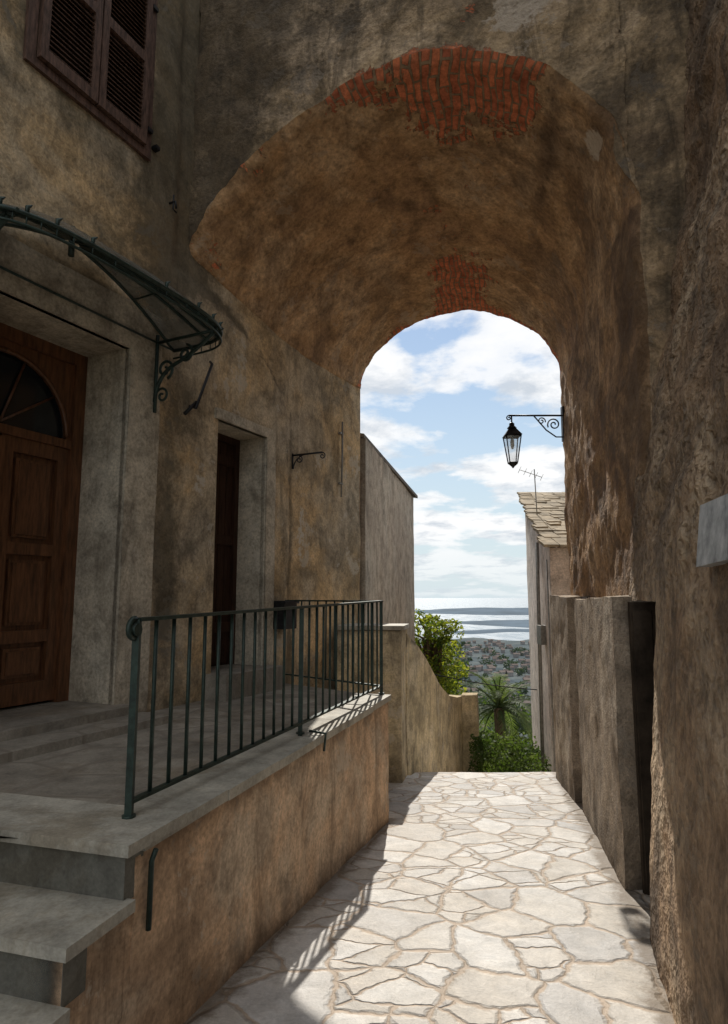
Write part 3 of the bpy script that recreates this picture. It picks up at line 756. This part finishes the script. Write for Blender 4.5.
b=MB(); b.tube([(2.70,9.62,.55),(2.71,9.62,-3)],.012,6); b.tube([(2.88,10.8,.9),(2.87,10.8,-.3),(2.85,10.8,-3)],.03,8)
b.box((2.80,10.45,-.75),(2.92,10.7,-.45)); b.obj('pipes_and_meter_box',[M['pipe']],h3)

# ---------------------------------------------------------------- lamp
lamp=empty('wall_lantern')
b=MB(); Lx,Ly=1.68,7.20; wx=2.27; az=2.05
b.box((wx-.02,Ly-.03,1.75),(wx+.06,Ly+.03,2.15)); b.tube([(wx,Ly,az),(Lx-.03,Ly,az)],.011,8)
b.tube([(wx-.01,Ly,1.80),(wx-.09,Ly,1.80),(wx-.20,Ly,1.88),(wx-.29,Ly,1.99),(wx-.34,Ly,az)],.008,6)
b.tube([(x,Ly,z) for x,z in spiral((wx-.11,1.945),.075,1.6,3.6,-1)],.008,6)
b.tube([(x,Ly,z) for x,z in spiral((wx-.25,1.985),.045,1.4,-.3,1)],.007,6)
b.tube([(x,Ly,z) for x,z in spiral((Lx-.03,2.02),.03,1.2,1.57,1)],.007,6)
b.tube([(Lx,Ly,az),(Lx,Ly,1.96)],.009,8)
b.obj('bracket',[M['black']],lamp)
b=MB()
def ring(z,r,nn=4,a0=math.pi/4): return [Vector((Lx+r*math.cos(a0+2*math.pi*k/nn),Ly+r*math.sin(a0+2*math.pi*k/nn),z)) for k in range(nn)]
b.tube([(Lx,Ly,1.97),(Lx,Ly,1.955),(Lx,Ly,1.93),(Lx,Ly,1.91),(Lx,Ly,1.90)],[.012,.03,.03,.05,.055],10)
r0,r1=ring(1.90,.05),ring(1.81,.135)
i0=[b.av(p) for p in r0]; i1=[b.av(p) for p in r1]
for k in range(4): b.af([i0[k],i0[(k+1)%4],i1[(k+1)%4],i1[k]])
b.af(i1[::-1]); b.af(i0)
top,bot=ring(1.805,.118),ring(1.50,.062)
for k in range(4):
    b.tube([top[k],bot[k]],.007,5); b.tube([top[k],top[(k+1)%4]],.007,5); b.tube([bot[k],bot[(k+1)%4]],.007,5)
b.tube([(Lx,Ly,1.50),(Lx,Ly,1.485),(Lx,Ly,1.46),(Lx,Ly,1.44)],[.06,.05,.02,.006],8)
b.obj('lantern_body',[M['black']],lamp)
g=MB(); a=[g.av(p) for p in ring(1.80,.112)]; c=[g.av(p) for p in ring(1.505,.058)]
for k in range(4): g.af([a[k],a[(k+1)%4],c[(k+1)%4],c[k]])
g.obj('lantern_panes',[M['lglass']],lamp)
g=MB(); g.tube([(Lx,Ly,1.79),(Lx,Ly,1.75),(Lx,Ly,1.70),(Lx,Ly,1.66)],[.012,.022,.022,.010],10); g.obj('bulb',[simple('frosted_bulb',(.5,.5,.46),.4,bump=0)],lamp)

# ---------------------------------------------------------------- terrain, sea, distance
def tz(x,y):
    if y<8.6: z=gz(y)-.05
    else:
        base=gz(8.6)-.2
        z=max(-99,base-(y-8.6)*.42)
        z=z if y<260 else -99
    if y>150: z+=1.5*noise.noise(Vector((x*.004,y*.004,0)))
    c=1560+300*noise.noise(Vector((x*.0030,3.1,0)))+160*noise.noise(Vector((x*.010,7.7,0)))
    if y>c: z-=min(12,(y-c)*.05)
    if y<10: z-=.02
    return z
ys=lin(-60,8,4)+[8.6,9.5,11,14,18,24,32,45,60,90,130,180,240]+lin(270,2200,20)
def gp(u,y):
    w=60+max(0,y)*1.0; x=(u*2-1)*w
    return (x,y,tz(x,y)-(0 if y>9 or y<-8.2 else .03))
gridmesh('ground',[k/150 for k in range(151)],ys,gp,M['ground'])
b=MB(); i=[b.av(p) for p in ((-40000,900,-101),(40000,900,-101),(40000,60000,-101),(-40000,60000,-101))]; b.af(i); b.obj('sea',[M['sea']])
def spit(name,x0,x1,y,h,dep,wv=200,wf=9,ex=2.2):
    def f(u,v):
        x=x0+(x1-x0)*u; e=min(1,u*ex)
        return (x,y+(v-.5)*dep*(.25+e)+wv*math.sin(u*wf),-102+math.sin(math.pi*v)*(1.5+h*e*(.7+.5*abs(noise.noise(Vector((u*9,y,0))))))+1)
    gridmesh(name,[k/140 for k in range(141)],[k/10 for k in range(11)],f,M['spit'])
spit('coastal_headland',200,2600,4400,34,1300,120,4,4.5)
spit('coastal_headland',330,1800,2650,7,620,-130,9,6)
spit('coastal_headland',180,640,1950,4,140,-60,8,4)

def leaves(b,c,rad,n,size,mats=1,squash=.8,shell=.5):
    for _ in range(n):
        while True:
            v=Vector((R(-1,1),R(-1,1),R(-1,1)))
            if .05<v.length<1: break
        if v.length<shell and R(0,1)<.6: v=v.normalized()*R(shell,1)
        p=Vector(c)+Vector((v.x*rad,v.y*rad,v.z*rad*squash))
        a=Vector((R(-1,1),R(-1,1),R(-1,1))).normalized(); q=a.cross(Vector((R(-1,1),R(-1,1),R(-1,1)))).normalized()
        s=size*R(.6,1.3); w=s*.45
        ii=[b.av(p-a*s),b.av(p+q*w),b.av(p+a*s),b.av(p-q*w)]
        b.af(ii,random.randrange(mats))
def tree(name,x,y,ztop,zbot,rad,n,size,mats,nc=22):
    root=empty(name); t=MB(); l=MB()
    tr=[Vector((x,y,zbot)),Vector((x+.1,y,zbot+(ztop-zbot)*.4)),Vector((x-.05,y+.1,ztop-rad))]
    t.tube(tr,[.16,.12,.07],8)
    for k in range(nc):
        a=R(0,6.28); rr=rad*math.sqrt(R(0,1))*.8; zz=ztop-rad*R(.15,1.9)
        f=1-.5*abs((zz-(ztop-rad))/rad)
        c=Vector((x+rr*math.cos(a)*f,y+rr*math.sin(a)*f,zz))
        t.tube([tr[1].lerp(tr[2],R(0,1)),(tr[2]+c)/2+Vector((R(-.1,.1),R(-.1,.1),.1)),c],[.05,.03,.01],5)
        leaves(l,c,rad*R(.18,.38),n//nc,size,len(mats))
    t.obj('trunk',[M['bark']],root); l.obj('crown',mats,root)
tree('leafy_tree',1.34,13.6,-.18,-5,1.0,4600,.045,[M['leafy'],M['leafy'],M['leafg']],34)
tree('leafy_tree',1.85,16.5,-1.25,-7,.9,2600,.055,[M['leafy'],M['leafy'],M['leafg']],22)
tree('leafy_tree',3.6,34,-5.4,-12,2.2,3000,.14,[M['leafg'],M['leafd']],24)
tree('leafy_tree',9.0,42,-5.6,-16,2.6,3000,.16,[M['leafg'],M['leafd']],24)
tree('leafy_tree',6.0,52,-7.4,-20,3.2,3000,.2,[M['leafg'],M['leafd']],24)
b=MB()
for k in range(56):
    y=R(10.4,13.2); x=y*R(.155,.262); z=-.262*y+R(.0,.55)*1.0
    leaves(b,(x,y,z),R(.14,.36),150,.036,2)
b.obj('hedge_bushes',[M['leafg'],M['palm']])
def palm(name,x,y,z,L,zb):
    root=empty(name); t=MB(); f=MB()
    t.tube([(x,y,zb),(x+.1,y,(zb+z)/2),(x,y,z)],[.2,.16,.14],10); t.obj('trunk',[M['bark']],root)
    for k in range(36):
        a=k*2.399+R(-.2,.2); el=R(-.45,1.35); d=Vector((math.cos(a),math.sin(a),0)); l=L*R(.8,1.15)
        pts=[]; p=Vector((x,y,z)); ang=el
        for j in range(15):
            pts.append(p.copy()); p=p+(d*math.cos(ang)+Vector((0,0,math.sin(ang))))*l/14; ang-=.085+.004*j
        f.tube(pts,[.028*(1-j/16) for j in range(15)],4)
        sd=Vector((-d.y,d.x,0))
        for j in range(2,15):
            for q in (0,.33,.66):
                pp=pts[j-1].lerp(pts[j],q); td=(pts[j]-pts[j-1]).normalized()
                ln=l*.20*math.sin(math.pi*min(1,(j+q)/15.5))**.6
                for sg in (-1,1):
                    tip=pp+(sd*sg*.7+td*.8+Vector((0,0,R(-.25,.15)))).normalized()*ln
                    w=td*.016
                    f.af([f.av(pp-w),f.av(pp+w),f.av(tip)],0)
    f.obj('fronds',[M['palm']],root)
palm('palm_tree',3.62,18,-2.95,1.75,-7.6)
b=MB()
for k in range(1300):
    y=60*math.exp(R(0,3.1)); x=y*R(.02,.36); z=tz(x,y)
    if z<-100.5: continue
    r=R(2.0,4.6)*(1+y/1100); leaves(b,(x,y,z+r*.5),r,24,r*.42,2,.7)
b.obj('distant_trees',[M['leafd'],M['leafd']])
b=MB()
for k in range(420):
    y=R(420,1450); x=y*R(.03,.34); z=tz(x,y); 
    if z<-100.5: continue
    w=R(4,10);d=R(4,8);h=R(3,6)
    b.box((x,y,z-1),(x+w,y+d,z+h)); 
    b.hexa([(x-.4,y-.4,z+h),(x+w+.4,y-.4,z+h),(x+w+.4,y+d+.4,z+h),(x-.4,y+d+.4,z+h),(x-.4,y+d/2-.1,z+h+1.8),(x+w+.4,y+d/2-.1,z+h+1.8),(x+w+.4,y+d/2+.1,z+h+1.8),(x-.4,y+d/2+.1,z+h+1.8)],1)
b.obj('town_houses',[M['townw'],M['townr']])
b=MB(); p0,p1=Vector((.9,12.5,-1.35)),Vector((4.2,12.4,-1.75))
b.tube([p0.lerp(p1,k/16)+Vector((0,0,-.10*math.sin(math.pi*k/16))) for k in range(17)],.010,5); b.obj('power_line',[M['black']])

# ---------------------------------------------------------------- world, sun, camera
w=bpy.data.worlds.new('World'); scene.world=w; w.use_nodes=True; nt=w.node_tree; nd=nt.nodes; bg=nd['Background']
EL=42; AZ=math.degrees(math.atan(.075))
sky=nd.new('ShaderNodeTexSky'); sky.sky_type='NISHITA'; sky.sun_disc=False; sky.sun_elevation=math.radians(EL); sky.sun_rotation=math.radians(AZ)
sky.air_density=1; sky.dust_density=.3; sky.ozone_density=1.5
tc=nd.new('ShaderNodeTexCoord'); sp=nd.new('ShaderNodeSeparateXYZ'); nt.links.new(tc.outputs['Generated'],sp.inputs[0])
def mth(op,a,c,cl=False):
    n=nd.new('ShaderNodeMath'); n.operation=op; n.use_clamp=cl
    for s_,v in ((n.inputs[0],a),(n.inputs[1],c)):
        if isinstance(v,bpy.types.NodeSocket): nt.links.new(v,s_)
        else: s_.default_value=v
    return n.outputs[0]
def wmix(f,a,c,mode='MIX'):
    n=nd.new('ShaderNodeMix'); n.data_type='RGBA'; n.blend_type=mode
    for s_,v in ((n.inputs[0],f),(n.inputs[6],a),(n.inputs[7],c)):
        if isinstance(v,bpy.types.NodeSocket): nt.links.new(v,s_)
        else: s_.default_value=v
    return n.outputs[2]
def wramp(f,pts):
    n=nd.new('ShaderNodeValToRGB'); nt.links.new(f,n.inputs[0]); cr=n.color_ramp
    while len(cr.elements)<len(pts): cr.elements.new(.5)
    for e,(p,c) in zip(cr.elements,pts):
        e.position=p; e.color=(c,c,c,1) if not isinstance(c,tuple) else (*c,1)
    return n.outputs[0]
def wnoise(v,sc,det,r,d):
    n=nd.new('ShaderNodeTexNoise'); nt.links.new(v,n.inputs['Vector']); n.inputs['Scale'].default_value=sc; n.inputs['Detail'].default_value=det; n.inputs['Roughness'].default_value=r; n.inputs['Distortion'].default_value=d
    return n.outputs['Fac']
zz=mth('ADD',mth('MAXIMUM',sp.outputs[2],0),.16)
cb=nd.new('ShaderNodeCombineXYZ'); nt.links.new(mth('DIVIDE',sp.outputs[0],zz),cb.inputs[0]); nt.links.new(mth('DIVIDE',sp.outputs[1],zz),cb.inputs[1])
mp=nd.new('ShaderNodeMapping'); nt.links.new(cb.outputs[0],mp.inputs[0]); mp.inputs['Location'].default_value=(3.9,1.55,0)
nf=wnoise(mp.outputs[0],1.5,9,.56,.15)
cl=wramp(nf,[(.435,0),(.49,.85),(.54,1)])
cn=wnoise(mp.outputs[0],3.2,7,.62,.2)
ccol=wmix(wramp(cn,[(.36,0),(.52,1)]),(5.0,5.4,5.9,1),(7.9,7.9,7.9,1))
base=wmix(1,sky.outputs[0],(.70,.77,.80,1),'MULTIPLY')
hz=wramp(sp.outputs[2],[(0,.97),(.12,.8),(.40,.10)])
base=wmix(hz,base,(5.2,6.0,6.4,1))
fincol=wmix(mth('MULTIPLY',cl,wramp(sp.outputs[2],[(0,.3),(.10,.95)])),base,ccol)
nt.links.new(fincol,bg.inputs['Color']); bg.inputs['Strength'].default_value=.13

sd=bpy.data.lights.new('Sun','SUN'); sd.energy=4.8; sd.angle=math.radians(.5); sd.color=(1,.945,.86)
so=bpy.data.objects.new('Sun',sd); scene.collection.objects.link(so)
v=Vector((math.sin(math.radians(AZ))*math.cos(math.radians(EL)),math.cos(math.radians(AZ))*math.cos(math.radians(EL)),math.sin(math.radians(EL))))
so.rotation_euler=v.to_track_quat('Z','Y').to_euler()
cd=bpy.data.cameras.new('Camera'); co=bpy.data.objects.new('Camera',cd); scene.collection.objects.link(co); scene.camera=co
cd.sensor_fit='VERTICAL'; cd.sensor_height=36; cd.lens=36*650/1024; cd.clip_start=.05; cd.clip_end=100000
co.location=(0,0,0); co.rotation_euler=(math.radians(97.45),0,0)
scene.view_settings.view_transform='Standard'; scene.view_settings.look='None'; scene.view_settings.exposure=0
